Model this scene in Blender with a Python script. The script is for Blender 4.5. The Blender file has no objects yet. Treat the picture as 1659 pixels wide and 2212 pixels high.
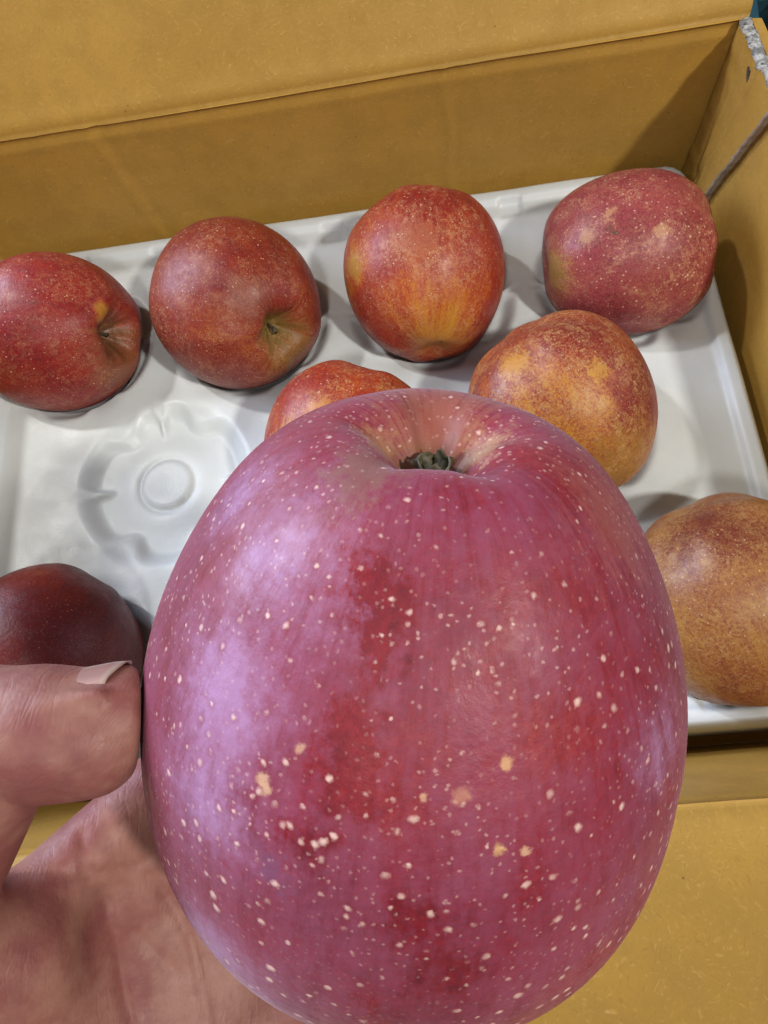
import bpy, math, random
import numpy as np
from mathutils import Matrix, Vector

random.seed(7)
rng = np.random.default_rng(7)
S = bpy.context.scene
COL = S.collection

# ------------------------------------------------------------------ camera
CAM_LOC = Vector((-0.1469, -0.3228, 0.345))
# rows: world x, y, z axes written in (right, down, forward) of the phone
ROT = np.array([[0.9900, -0.1097, -0.0883],
                [-0.0699, -0.9272, 0.3680],
                [-0.1222, -0.3582, -0.9256]])
cam_data = bpy.data.cameras.new("camera")
cam = bpy.data.objects.new("camera", cam_data)
COL.objects.link(cam)
m = Matrix.Identity(4)
for i in range(3):
    m[i][0], m[i][1], m[i][2] = ROT[i][0], -ROT[i][1], -ROT[i][2]
    m[i][3] = CAM_LOC[i]
cam.matrix_world = m
cam_data.sensor_fit = 'VERTICAL'
cam_data.angle = 2 * math.atan(1106 / 1671)
cam_data.clip_start = 0.005
cam_data.clip_end = 50
S.camera = cam

# ------------------------------------------------------------------ world and lamps
W = bpy.data.worlds.new("World")
S.world = W
W.use_nodes = True
bg = W.node_tree.nodes["Background"]
bg.inputs[0].default_value = (0.80, 0.88, 1.0, 1)
bg.inputs[1].default_value = 0.08


def lamp(name, loc, target, power, size, color, shape='DISK', size_y=None):
    d = bpy.data.lights.new(name, 'AREA')
    d.shape = shape
    d.size = size
    if size_y:
        d.size_y = size_y
    d.energy = power
    d.color = color
    o = bpy.data.objects.new(name, d)
    COL.objects.link(o)
    o.location = loc
    o.rotation_euler = (Vector(target) - Vector(loc)).to_track_quat('-Z', 'Y').to_euler()
    return o


BOX_C = (-0.2, -0.15, 0.0)
lamp("ceiling_lamp", (0.80, -0.90, 1.45), BOX_C, 19, 0.12, (1.0, 0.95, 0.86))
lamp("ceiling_lamp", (-1.25, 0.55, 1.80), BOX_C, 13, 0.13, (1.0, 0.97, 0.92))
lamp("ceiling_lamp", (-0.35, -1.30, 1.70), BOX_C, 9, 0.20, (1.0, 0.96, 0.90))
lamp("daylight_opening", (-1.9, 0.75, 0.95), (-0.16, -0.3, 0.2), 66, 1.5, (0.66, 0.76, 1.0), 'RECTANGLE', 1.0)
lamp("daylight_opening", (2.1, 0.1, 0.9), (-0.16, -0.3, 0.2), 8, 1.2, (0.72, 0.82, 1.0), 'RECTANGLE', 0.8)

S.render.engine = 'CYCLES'
S.cycles.use_denoising = True
S.view_settings.view_transform = 'Standard'
S.view_settings.look = 'None'
S.view_settings.exposure = 0.35
S.view_settings.gamma = 1.0


# ------------------------------------------------------------------ helpers
def tag(o, label=None, cat=None, group=None, kind=None):
    for k, v in (("label", label), ("category", cat), ("group", group), ("kind", kind)):
        if v:
            o[k] = v
    return o


def mesh_obj(name, verts, faces, mat=None, parent=None, smooth=True):
    me = bpy.data.meshes.new(name)
    me.from_pydata([tuple(map(float, v)) for v in verts], [], [tuple(map(int, f)) for f in faces])
    me.validate()
    if smooth:
        me.polygons.foreach_set("use_smooth", [True] * len(me.polygons))
    me.update()
    o = bpy.data.objects.new(name, me)
    COL.objects.link(o)
    if mat:
        me.materials.append(mat)
    if parent:
        o.parent = parent
    return o


def empty(name, loc=(0, 0, 0)):
    o = bpy.data.objects.new(name, None)
    o.empty_display_size = 0.02
    COL.objects.link(o)
    o.location = loc
    return o


def grid_faces(nr, nc, wrap=False):
    r, c = np.meshgrid(np.arange(nr - 1), np.arange(nc if wrap else nc - 1), indexing='ij')
    c2 = (c + 1) % nc
    return np.stack([r * nc + c, r * nc + c2, (r + 1) * nc + c2, (r + 1) * nc + c], -1).reshape(-1, 4)


def vnoise(x, y, scale, seed=0):
    """smooth value noise in 2D, -1..1"""
    g = np.random.default_rng(seed).random((64, 64)) * 2 - 1
    x = np.asarray(x) * scale + 100
    y = np.asarray(y) * scale + 100
    xi, yi = np.floor(x).astype(int), np.floor(y).astype(int)
    fx, fy = x - xi, y - yi
    fx, fy = fx * fx * (3 - 2 * fx), fy * fy * (3 - 2 * fy)
    a = g[xi % 64, yi % 64]; b = g[(xi + 1) % 64, yi % 64]
    c = g[xi % 64, (yi + 1) % 64]; d = g[(xi + 1) % 64, (yi + 1) % 64]
    return (a * (1 - fx) + b * fx) * (1 - fy) + (c * (1 - fx) + d * fx) * fy


def sstep(x, a, b):
    t = np.clip((x - a) / (b - a), 0, 1)
    return t * t * (3 - 2 * t)


class NT:
    """small node-tree writer"""
    def __init__(self, name):
        self.mat = bpy.data.materials.new(name)
        self.mat.use_nodes = True
        self.t = self.mat.node_tree
        self.t.nodes.clear()
        self.out = self.n('ShaderNodeOutputMaterial')
        self.p = self.n('ShaderNodeBsdfPrincipled')
        self.t.links.new(self.p.outputs[0], self.out.inputs[0])

    def n(self, typ, **kw):
        nd = self.t.nodes.new(typ)
        for k, v in kw.items():
            setattr(nd, k, v)
        return nd

    def put(self, sock, v):
        if isinstance(v, bpy.types.NodeSocket):
            self.t.links.new(v, sock)
        elif v is not None:
            if hasattr(sock.default_value, '__len__') and len(sock.default_value) == 4 and len(v) == 3:
                v = (*v, 1)
            sock.default_value = v

    def coord(self, which='Object'):
        return self.n('ShaderNodeTexCoord').outputs[which]

    def math(self, op, a, b=None, c=None, clamp=False):
        nd = self.n('ShaderNodeMath', operation=op, use_clamp=clamp)
        for s, v in zip(nd.inputs, (a, b, c)):
            self.put(s, v)
        return nd.outputs[0]

    def vm(self, op, a, b=None, scale=None):
        nd = self.n('ShaderNodeVectorMath', operation=op)
        self.put(nd.inputs[0], a)
        if b is not None:
            self.put(nd.inputs[1], b)
        if scale is not None:
            self.put(nd.inputs['Scale'], scale)
        return nd.outputs['Value'] if op in ('LENGTH', 'DISTANCE', 'DOT_PRODUCT') else nd.outputs[0]

    def noise(self, vec, scale, detail=2, rough=.5, dist=0, color=False):
        nd = self.n('ShaderNodeTexNoise')
        self.put(nd.inputs['Vector'], vec)
        nd.inputs['Scale'].default_value = scale
        nd.inputs['Detail'].default_value = detail
        nd.inputs['Roughness'].default_value = rough
        nd.inputs['Distortion'].default_value = dist
        return nd.outputs[1 if color else 0]

    def voro(self, vec, scale, feature='F1', rand=1.0, out='Distance'):
        nd = self.n('ShaderNodeTexVoronoi', feature=feature)
        self.put(nd.inputs['Vector'], vec)
        nd.inputs['Scale'].default_value = scale
        nd.inputs['Randomness'].default_value = rand
        return nd.outputs[out]

    def map(self, v, a, b, c=0.0, d=1.0, smooth=True):
        nd = self.n('ShaderNodeMapRange', interpolation_type='SMOOTHSTEP' if smooth else 'LINEAR')
        self.put(nd.inputs[0], v)
        for i, x in enumerate((a, b, c, d)):
            self.put(nd.inputs[1 + i], x)
        return nd.outputs[0]

    def mix(self, f, a, b, mode='MIX'):
        nd = self.n('ShaderNodeMix', data_type='RGBA', blend_type=mode)
        self.put(nd.inputs[0], f)
        self.put(nd.inputs[6], a)
        self.put(nd.inputs[7], b)
        return nd.outputs[2]

    def ramp(self, f, stops):
        nd = self.n('ShaderNodeValToRGB')
        e = nd.color_ramp.elements
        while len(e) < len(stops):
            e.new(0.5)
        for k, (pos, c) in enumerate(stops):
            e[k].position = pos
            e[k].color = (*c, 1)
        self.put(nd.inputs[0], f)
        return nd.outputs[0]

    def bump(self, h, strength, dist, normal=None):
        nd = self.n('ShaderNodeBump')
        nd.inputs['Strength'].default_value = strength
        nd.inputs['Distance'].default_value = dist
        self.put(nd.inputs['Height'], h)
        if normal is not None:
            self.put(nd.inputs['Normal'], normal)
        return nd.outputs[0]

    def set(self, **kw):
        for k, v in kw.items():
            self.put(self.p.inputs[k.replace('_', ' ')], v)
        return self.mat


# ------------------------------------------------------------------ materials
def cardboard_mat(name, base=(0.41, 0.235, 0.043)):
    t = NT(name)
    P = t.coord('Object')
    big = t.noise(P, 9, 3, .55)
    mid = t.noise(P, 70, 3, .6)
    warp = t.noise(P, 60, 2, .5, color=True)
    Pw = t.vm('ADD', P, t.vm('SCALE', warp, scale=0.02))
    fib = t.noise(t.vm('MULTIPLY', Pw, (520, 520, 1150)), 1.0, 3, .65)
    fib2 = t.noise(t.vm('MULTIPLY', Pw, (1250, 600, 560)), 1.0, 3, .65)
    dark = tuple(c * .72 for c in base)
    light = (base[0] * 1.32, base[1] * 1.36, base[2] * 1.9)
    c = t.mix(t.map(big, .3, .7), tuple(c * .93 for c in base), tuple(c * 1.08 for c in base))
    c = t.mix(t.map(mid, .35, .7, 0, .35), c, dark)
    c = t.mix(t.map(fib, .54, .72, 0, .6), c, light)
    c = t.mix(t.map(fib2, .54, .72, 0, .6), c, dark)
    fleck = t.voro(P, 110)
    c = t.mix(t.map(fleck, .025, .06, .6, 0), c, (0.07, 0.035, 0.012))
    fleck2 = t.voro(t.vm('ADD', Pw, (3.1, 1.7, 0.4)), 130)
    c = t.mix(t.map(fleck2, .02, .07, .45, 0), c, (0.60, 0.44, 0.20))
    h = t.math('ADD', t.math('MULTIPLY', fib, .5), t.math('ADD', t.math('MULTIPLY', mid, .6), t.math('MULTIPLY', fib2, .4)))
    nb = t.bump(h, .30, .0004)
    return t.set(Base_Color=c, Roughness=t.map(mid, .3, .7, .52, .68), Specular_IOR_Level=.35, Normal=nb)


def flute_mat():
    t = NT("raw corrugated edge")
    P = t.coord('Object')
    n = t.noise(P, 1300, 3, .6)
    n2 = t.noise(P, 60, 2, .6)
    c = t.mix(t.map(n, .35, .65), (0.36, 0.31, 0.26), (0.50, 0.44, 0.38))
    c = t.mix(t.map(n2, .45, .7, 0, .35), c, (0.22, 0.15, 0.09))
    return t.set(Base_Color=c, Roughness=.9, Normal=t.bump(n, .3, .0003))


def torn_mat():
    t = NT("torn grey paper")
    P = t.coord('Object')
    n = t.noise(P, 300, 3, .65)
    v = t.voro(P, 330)
    c = t.mix(t.map(n, .4, .65), (0.16, 0.16, 0.155), (0.44, 0.44, 0.425))
    c = t.mix(t.map(v, .16, .34, .9, 0), c, (0.05, 0.05, 0.05))
    return t.set(Base_Color=c, Roughness=.95, Normal=t.bump(n, .7, .0008))


def foam_mat():
    t = NT("white moulded foam")
    P = t.coord('Object')
    n = t.noise(P, 26, 3, .55)
    g = t.noise(P, 900, 2, .6)
    cells = t.voro(P, 700)
    c = t.mix(t.map(n, .35, .7), (0.60, 0.645, 0.66), (0.55, 0.595, 0.61))
    h = t.math('ADD', t.math('MULTIPLY', g, .5), t.math('ADD', t.math('MULTIPLY', cells, .25), t.math('MULTIPLY', t.noise(P, 140, 2), .9)))
    spec = t.noise(P, 60, 2)
    return t.set(Base_Color=c, Roughness=t.map(spec, .3, .7, .36, .48), Specular_IOR_Level=.5,
                 Subsurface_Weight=.12, Subsurface_Radius=(.004, .004, .004), Subsurface_Scale=1.0,
                 Normal=t.bump(h, .22, .0005))


def apple_mat(name, R, ramp, bias=0.0, spots=(), lent=(17, .20, (0.60, 0.37, 0.22), .95), lent2=(40, .23, .55),
              russet=(.0, (0.42, 0.26, 0.10)), bloom_sheen=None, grain=.25, rough=.41, tail=(), streak=.22, seed=0.0):
    """ramp: colour stops over ripeness 0..1. spots: (x,y,z, radius, amount) in apple radii shift ripeness.
    tail: (x,y,z, radius, colour, strength) coloured marks. bloom: (wax colour, pale wax and painted sheen colour, amount, spots)"""
    t = NT(name)
    P = t.vm('SCALE', t.coord('Object'), scale=1 / R)
    sep = t.n('ShaderNodeSeparateXYZ')
    t.put(sep.inputs[0], P)
    x, y, z = sep.outputs
    wn = t.n('ShaderNodeCombineXYZ')
    t.put(wn.inputs[0], x); t.put(wn.inputs[1], y); wn.inputs[2].default_value = 0
    rad = t.vm('NORMALIZE', wn.outputs[0])
    zz = t.n('ShaderNodeCombineXYZ')
    t.put(zz.inputs[2], t.math('MULTIPLY', z, .22))
    O3 = (seed * 3.1, seed * 1.7, seed * 2.3)
    M = t.vm('ADD', t.vm('ADD', rad, zz.outputs[0]), O3)
    Ps = t.vm('ADD', P, O3)
    warp = t.vm('SUBTRACT', t.noise(Ps, 3.2, 3, .6, color=True), (.5, .5, .5))
    Pw = t.vm('ADD', P, t.vm('SCALE', warp, scale=.40))
    wf = t.vm('SUBTRACT', t.noise(Ps, 16, 4, .7, color=True), (.5, .5, .5))
    Pwf = t.vm('ADD', t.vm('ADD', P, t.vm('SCALE', warp, scale=.16)), t.vm('SCALE', wf, scale=.26))
    Psm = t.vm('ADD', P, t.vm('SCALE', wf, scale=.05))
    s1 = t.noise(M, 5, 3, .6)
    s2 = t.noise(M, 17, 4, .7)
    big = t.noise(Ps, 1.5, 3, .55)
    mid = t.noise(Ps, 7, 4, .7)
    fine = t.noise(Ps, 34, 3, .7)
    vfine = t.noise(Ps, 85, 2, .7)
    b = t.math('ADD', t.math('MULTIPLY', big, .50), t.math('MULTIPLY', s1, .30))
    b = t.math('ADD', b, t.math('MULTIPLY', mid, .28))
    b = t.math('ADD', b, t.math('MULTIPLY', t.math('SUBTRACT', s2, .5), streak))
    b = t.math('ADD', b, t.math('MULTIPLY', t.math('SUBTRACT', fine, .5), grain * 1.6))
    b = t.math('ADD', b, t.math('MULTIPLY', t.math('SUBTRACT', vfine, .5), grain * 1.2))
    b = t.math('ADD', b, bias)
    for (sx, sy, sz, r, a) in spots:
        f = t.map(t.vm('DISTANCE', Pw, (sx, sy, sz)), r * .15, r * 1.1, 1, 0)
        b = t.math('MULTIPLY_ADD', f, a, b)
    c = t.ramp(b, ramp)
    if bloom_sheen:
        bl, bl_sheen, amt, spot_list = bloom_sheen
        bn = t.noise(Pw, 2.6, 4, .6)
        k = t.map(bn, .25, .70, .25, 1)
        k = t.math('SUBTRACT', k, t.map(s2, .42, .68, .0, .35))
        pale = None
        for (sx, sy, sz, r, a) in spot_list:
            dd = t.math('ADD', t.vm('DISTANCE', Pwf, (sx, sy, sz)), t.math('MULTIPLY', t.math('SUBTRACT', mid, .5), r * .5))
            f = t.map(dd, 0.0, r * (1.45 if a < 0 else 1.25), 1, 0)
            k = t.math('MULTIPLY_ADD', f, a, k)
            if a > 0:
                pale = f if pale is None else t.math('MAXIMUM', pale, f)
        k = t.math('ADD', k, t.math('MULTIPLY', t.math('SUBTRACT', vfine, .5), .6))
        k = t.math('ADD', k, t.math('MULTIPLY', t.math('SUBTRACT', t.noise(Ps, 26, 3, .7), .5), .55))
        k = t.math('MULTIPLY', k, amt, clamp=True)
        blc = bl if pale is None else t.mix(t.math('MULTIPLY', pale, .8), bl, bl_sheen)
        c = t.mix(k, c, blc)
    for (sx, sy, sz, r, colr, st) in tail:
        dd = t.math('ADD', t.vm('DISTANCE', Pwf if r > .05 else Psm, (sx, sy, sz)), t.math('MULTIPLY', t.math('SUBTRACT', fine, .5), min(r * 1.2, .22)))
        if r > .2:
            dd = t.math('ADD', dd, t.math('MULTIPLY', t.math('SUBTRACT', s2, .5), r * 2.2))
        f = t.map(dd, r * .35, r * 1.15, st, 0)
        c = t.mix(f, c, colr)
    if russet[0] > 0:
        rn = t.noise(Pwf, 16, 6, .85)
        rs = t.math('MULTIPLY', t.map(rn, .50, .57), t.map(t.noise(Ps, 2.6, 3), .36, .62, .12, 1))
        c = t.mix(t.math('MULTIPLY', rs, russet[0]), c, russet[1])
    # lenticels
    Pl = t.vm('ADD', Ps, t.vm('SCALE', wf, scale=.030))
    d1 = t.voro(Pl, lent[0], rand=.85)
    soft = t.math('MULTIPLY', t.map(t.noise(Ps, 9, 2), .3, .75, .50, 1.25), t.map(z, -.6, 1.0, 1.15, .72, smooth=False))
    m1 = t.map(t.math('DIVIDE', d1, soft), lent[1] * .25, lent[1] * 1.2, lent[3], 0)
    m1 = t.math('MULTIPLY', m1, t.map(t.noise(Ps, 13, 1), .35, .6, .55, 1))
    d2 = t.voro(t.vm('ADD', Pl, (7.3, 2.1, 4.4)), lent2[0])
    m2 = t.map(d2, lent2[1] * .4, lent2[1] * 1.1, lent2[2], 0)
    m2 = t.math('MULTIPLY', m2, t.map(z, -1.0, .8, .25, 1.0, smooth=False))
    m2 = t.math('MULTIPLY', m2, t.map(t.noise(Ps, 3.5, 2), .35, .65, .3, 1))
    halo = t.map(d1, lent[1] * .9, lent[1] * 1.9, .30, 0)
    c = t.mix(t.math('MULTIPLY', halo, .6), c, ramp[-2][1])
    c = t.mix(m2, c, lent[2])
    c = t.mix(m1, c, lent[2])
    h = t.math('ADD', t.math('MULTIPLY', m1, .8), t.math('ADD', t.math('MULTIPLY', fine, .7), t.math('MULTIPLY', t.noise(Ps, 7, 3), 2.2)))
    nb = t.bump(h, .30, R * .012)
    r_ = t.map(mid, .3, .7, rough * .85, rough * 1.25)
    return t.set(Base_Color=c, Roughness=r_, Specular_IOR_Level=.32, Normal=nb)


def plain_mat(name, c1, c2, scale, rough, bump=0.3, dist=.0005, spec=.4):
    t = NT(name)
    P = t.coord('Object')
    n = t.noise(P, scale, 4, .6)
    return t.set(Base_Color=t.mix(t.map(n, .3, .7), c1, c2), Roughness=rough, Specular_IOR_Level=spec,
                 Normal=t.bump(n, bump, dist))


MAT_CARD = cardboard_mat("kraft cardboard")
MAT_FLUTE = flute_mat()
MAT_TORN = torn_mat()
MAT_FOAM = foam_mat()
MAT_HOLE = plain_mat("staple hole", (0.025, 0.02, 0.018), (0.10, 0.08, 0.07), 900, .8)
MAT_SEPAL = plain_mat("dried sepals", (0.022, 0.020, 0.012), (0.12, 0.095, 0.045), 420, .55, .6, .0006)
MAT_CRATE = plain_mat("teal plastic", (0.010, 0.040, 0.052), (0.014, 0.052, 0.066), 60, .45)
MAT_FLOOR = plain_mat("dark floor", (0.030, 0.032, 0.034), (0.05, 0.05, 0.052), 14, .6)

# ------------------------------------------------------------------ setting: floor
FL = -0.034
ground = mesh_obj("floor", [(-3, -3, -.22), (3, -3, -.22), (3, 3, -.22), (-3, 3, -.22)], [(0, 1, 2, 3)], MAT_FLOOR, smooth=False)
tag(ground, kind="structure")
tabl = mesh_obj("table", *(lambda v: (v, [(0, 1, 2, 3), (7, 6, 5, 4), (0, 4, 5, 1), (1, 5, 6, 2), (2, 6, 7, 3), (3, 7, 4, 0)]))(
    [(-.75, -.75, -.219), (.06, -.75, -.219), (.06, .05, -.219), (-.75, .05, -.219),
     (-.75, -.75, FL - .008), (.06, -.75, FL - .008), (.06, .05, FL - .008), (-.75, .05, FL - .008)]), MAT_FLOOR, smooth=False)
tag(tabl, kind="structure")


# ------------------------------------------------------------------ cardboard box
box = empty("cardboard_box", (-0.2, -0.15, FL - .006))
tag(box, "open brown cardboard carton holding the white foam tray of apples", "box")


def sheet(name, P00, P10, P01, P11, nu, nv, disp, thick, mat, parent=box, bow=None):
    """bent cardboard panel: bilinear sheet, displaced along its inner normal, with thickness outwards"""
    P00, P10, P01, P11 = map(np.array, (P00, P10, P01, P11))
    u = np.linspace(0, 1, nu)[None, :, None]
    v = np.linspace(0, 1, nv)[:, None, None]
    P = (P00 * (1 - u) + P10 * u) * (1 - v) + (P01 * (1 - u) + P11 * u) * v
    nrm = np.cross(P10 - P00, P01 - P00)
    nrm = nrm / np.linalg.norm(nrm) * (1 if name == 'bottom_panel' else -1)
    a = (u * np.linalg.norm(P10 - P00) + 0 * v)[..., 0]
    b = (v * np.linalg.norm(P01 - P00) + 0 * u)[..., 0]
    D = disp(a, b)
    front = P + nrm * D[..., None]
    back = P - nrm * thick + nrm * D[..., None]
    V = np.concatenate([front.reshape(-1, 3), back.reshape(-1, 3)])
    n = nu * nv
    F1 = grid_faces(nv, nu)
    if name != 'bottom_panel':
        F1 = F1[:, ::-1]
    F2 = F1[:, ::-1] + n
    side = []
    for k in range(nu - 1):
        side.append((k + 1, k, n + k, n + k + 1))
        e = (nv - 1) * nu + k
        side.append((e, e + 1, n + e + 1, n + e))
    for k in range(nv - 1):
        side.append((k * nu, (k + 1) * nu, n + (k + 1) * nu, n + k * nu))
        e = k * nu + nu - 1
        side.append((e + nu, e, n + e, n + e + nu))
    o = mesh_obj(name, V, list(map(tuple, F1)) + list(map(tuple, F2)) + side, mat, parent)
    o.matrix_parent_inverse = parent.matrix_basis.inverted() if parent else Matrix()
    for p_ in o.data.polygons:
        if p_.index >= len(F1) * 2:
            p_.use_smooth = False
    return o


TH = .005
LX, RX, FY = -0.397, 0.0045, -0.302       # inside faces
HT = 0.076
bpy.context.view_layer.update()


def wav(seed, amp=.0007, sc=11):
    return lambda a, b: vnoise(a, b, sc, seed) * amp + vnoise(a, b, sc * 4, seed + 1) * amp * .18


def ridge(d, w, h):
    return h * np.exp(-(d / w) ** 2)


def back_disp(a, b):
    d = wav(3)(a, b) * np.clip(b * 40, 0, 1)
    xw = a + LX
    d = d + ridge(xw + .1275 - .004 * vnoise(b, b, 20, 5), .0012, .0005) - ridge(xw + .1240, .0012, .0002)
    d = d + ridge(xw + .299 + .05 * (b - .07), .0025, .0003) - ridge(xw + .293 + .05 * (b - .07), .003, .0003)
    d = d + ridge(xw + .345 - .35 * (b - .06), .003, .0002)
    hh = HT - FL
    d = d - ridge(b - hh, .0022, .0012) + ridge(b - hh + .004, .003, .0003)
    d = d + ridge(b - .062, .010, .0005)
    return d


def flap_disp(seed):
    def f(a, b):
        return wav(seed, .0016, 7)(a, b) * np.clip(b * 30, 0, 1) - ridge(b, .0022, .0012) + ridge(b - .006, .004, .0005)
    return f


# walls (inner face first: u x v points into the box)
sheet("bottom_panel", (LX, FY, FL), (RX, FY, FL), (LX, 0.0045, FL), (RX, 0.0045, FL), 2, 2, lambda a, b: 0 * a, TH, MAT_CARD)
BTR = (0.0118, 0.0045, HT + .0025)
sheet("back_wall", (RX, .0045, FL), (LX, .0045, FL), BTR, (LX - .010, .0045, HT),
      220, 60, lambda a, b: back_disp(a[:, ::-1], b), TH, MAT_CARD)
sheet("back_flap", (0.0120, .0046, HT + .0026), (LX - .010, .0046, HT + .0001), (0.0235, .088, HT + .135), (LX - .016, .088, HT + .135),
      160, 60, flap_disp(21), TH, MAT_CARD)
FTY = -0.3245
sheet("front_wall", (LX, FY, FL), (RX, FY, FL), (LX - .008, FTY, HT), (RX + .008, FTY, HT),
      160, 50, lambda a, b: wav(31)(a, b) - ridge(b - .1125, .0022, .0012) + ridge(b - .1075, .003, .0003), TH, MAT_CARD)
sheet("front_flap", (LX - .008, FTY - .0001, HT + .0001), (RX + .008, FTY - .0001, HT + .0001), (LX - .012, FTY - .135, HT + .050), (RX + .012, FTY - .135, HT + .050),
      160, 50, flap_disp(41), TH, MAT_CARD)
sheet("left_wall", (LX, .0045, FL), (LX, FY, FL), (LX - .010, .0045, HT), (LX - .008, FTY, HT), 80, 30, wav(51), TH, MAT_CARD)
sheet("left_flap", (LX - .0101, .0045, HT + .0001), (LX - .0081, FTY, HT + .0001), (LX - .11, .0045, HT - .05), (LX - .11, FTY, HT - .05), 60, 30, flap_disp(55), TH, MAT_CARD)


def right_disp(a, b):
    # a runs from the front corner to the back corner
    return wav(61, .0009, 10)(a, b)


sheet("right_wall", (RX, FY, FL), (RX, .0045, FL), (RX + .019, FTY, HT + .012), (0.0118, .0045, HT + .0025),
      120, 50, right_disp, TH, MAT_CARD)


# the stapled corner tab, lying on the right wall and ending in a raw edge
def wall_pt(y, z):
    """a point on the flared right wall's inside face"""
    u = (y - FY) / (0.0045 - FY)
    top = (HT + .012) * (1 - u) + (HT + .0025) * u
    v = (z - FL) / (top - FL)
    x1 = (RX + .019) * (1 - u) + 0.0118 * u
    return np.array([RX * (1 - v) + x1 * v, y, z])


def tab_off(y, zz, u):
    """how far the stapled tab stands off the wall"""
    off = .0046 + (.0005 * vnoise(y, zz, 55, 71) + .0005 * vnoise(y, zz, 160, 72)) * (1 - .8 * u)
    off += ridge(y + .009 - .06 * (zz - .03), .0012, -.0007) + ridge(y + .014, .0014, .0009) + ridge(y + .024 + .1 * (zz - .05), .002, .0010)
    return off - .0016 * math.exp(-((y + .012) ** 2 + (zz - .005) ** 2) / .004 ** 2)


def corner_tab():
    nr, nc = 70, 44
    V = []
    for i in range(nr):
        v = i / (nr - 1)
        z = -.012 + v * (HT + .0035 + .012)
        w = .0305 + .026 * np.clip((z - .004) / .09, 0, 1.2) + .0003 * math.sin(z * 230) + .0002 * math.sin(z * 900 + 1)
        for j in range(nc):
            u = j / (nc - 1)
            y = .0028 - u * w
            if i == nr - 1:
                zz = z + .0010 * vnoise(y, 0, 260, 3) + .0016 * u
            else:
                zz = z + .0016 * u * v
            p = wall_pt(y, zz)
            off = tab_off(y, zz, u)
            p[0] -= off
            V.append(p)
    F = [f[::-1] for f in map(tuple, grid_faces(nr, nc))]
    o = mesh_obj("corner_tab", V, F, MAT_CARD, box)
    o.matrix_parent_inverse = box.matrix_basis.inverted()
    # raw corrugated edge: two liner strips with a darker flute channel between
    Vb, Fb = [], []
    prof = [(-.0002, .0001), (.0003, -.0006), (.0012, -.0009), (.0018, -.0002), (.0026, -.0010), (.0034, -.0005), (.0050, .0003)]
    for i in range(nr):
        e = V[i * nc + nc - 1]
        for (dx, dy) in prof:
            j1 = random.uniform(-.00006, .00006)
            Vb.append((e[0] + dx, e[1] + dy - .0002 + j1, e[2]))
    Fb = [tuple(f) for f in grid_faces(nr, len(prof))]
    r = mesh_obj("raw_edge", Vb, Fb, MAT_FLUTE, o)
    # torn lip along the top
    Vt, Ft = [], []
    npf, sub = 11, 4
    top = np.array(V[(nr - 1) * nc:])
    tt = np.linspace(0, nc - 1, nc * sub)
    lip = np.stack([np.interp(tt, np.arange(nc), top[:, k]) for k in range(3)], 1)
    for e in lip:
        for k in range(npf):
            a = math.pi * k / (npf - 1)
            rr = .0016 + .0004 * vnoise(e[1], k * .01, 300, 9)
            Vt.append((e[0] + .0024 - .0028 * math.cos(a) + random.uniform(-.0002, .0002),
                       e[1] + random.uniform(-.0002, .0002), e[2] - .0008 + rr * math.sin(a) + random.uniform(-.0002, .0002)))
    Ft = [tuple(f) for f in grid_faces(len(lip), npf)]
    q = mesh_obj("torn_lip", Vt, Ft, MAT_TORN, o, smooth=False)
    # staple slits
    for (y, z, ly, lz) in ((-.0225, .0720, .0050, .0060), (-.0300, .0745, .0026, .0044), (-.0155, .0410, .0046, .0080), (-.0215, .0428, .0030, .0070)):
        c = wall_pt(y, z)
        w = .0305 + .026 * np.clip((z - .004) / .09, 0, 1.2)
        base = c[0] - tab_off(y, z, (.0028 - y) / w) - .0018
        n = 10
        Vs = []
        for k in range(n):
            a = 2 * math.pi * k / n
            rr = 1 + random.uniform(-.25, .25)
            ca, sa = math.cos(a) * ly * .5 * rr, math.sin(a) * lz * .22 * rr
            Vs.append((base + .0011, y + ca * .8 - sa * .5, z + sa + ca * .75))
        Vs2 = [(v_[0] + .0035, v_[1], v_[2]) for v_ in Vs]
        Fs = [tuple(range(n))[::-1]] + [(k, (k + 1) % n, n + (k + 1) % n, n + k) for k in range(n)]
        s_ = mesh_obj("staple_slit", Vs + Vs2, Fs, MAT_HOLE, o, smooth=False)
        return o


corner_tab()

# ------------------------------------------------------------------ apples: data
# name: centre, axis (towards the end with the visible hollow), R, height ratio, taper
APPLES = dict(
    A1=((-.3446, -.0704, .0189), (.9425, -.2815, .1803), .0414, 1.06, -.08),
    A2=((-.2460, -.0700, .0201), (.6243, -.7050, .3367), .0426, 1.04, -.06),
    A3=((-.1477, -.0674, .0187), (.0085, -.9867, -.1621), .0412, 1.02, -.10),
    A4=((-.0475, -.0692, .0173), (-0.9995, 0.0211, -0.0244), .0393, 1.075, -.03),
    M2=((-.1922, -.1622, .0188), (-.4370, -.8807, -.1829), .0413, 1.0, -.1),
    M3=((-.0905, -.1535, .0190), (.4460, -.6379, -.6278), .0415, 1.06, -.10),
    B1=((-.3355, -.2449, .0181), (-.45, -.80, .35), .0406, 1.0, 0),
    BR=((-.0365, -.2495, .0187), (.3483, -.7852, -.5119), .0412, 1.05, -.05),
)


# ------------------------------------------------------------------ foam tray
CELLS = [(-.345 + .0995 * k, -.068) for k in range(4)] + [(-.291, -.155), (-.192, -.158), (-.091, -.154)] + \
        [(-.336 + .100 * k, -.247) for k in range(4)]
TX0, TX1, TY0, TY1 = -.392, 0.0, -.298, 0.0


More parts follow.
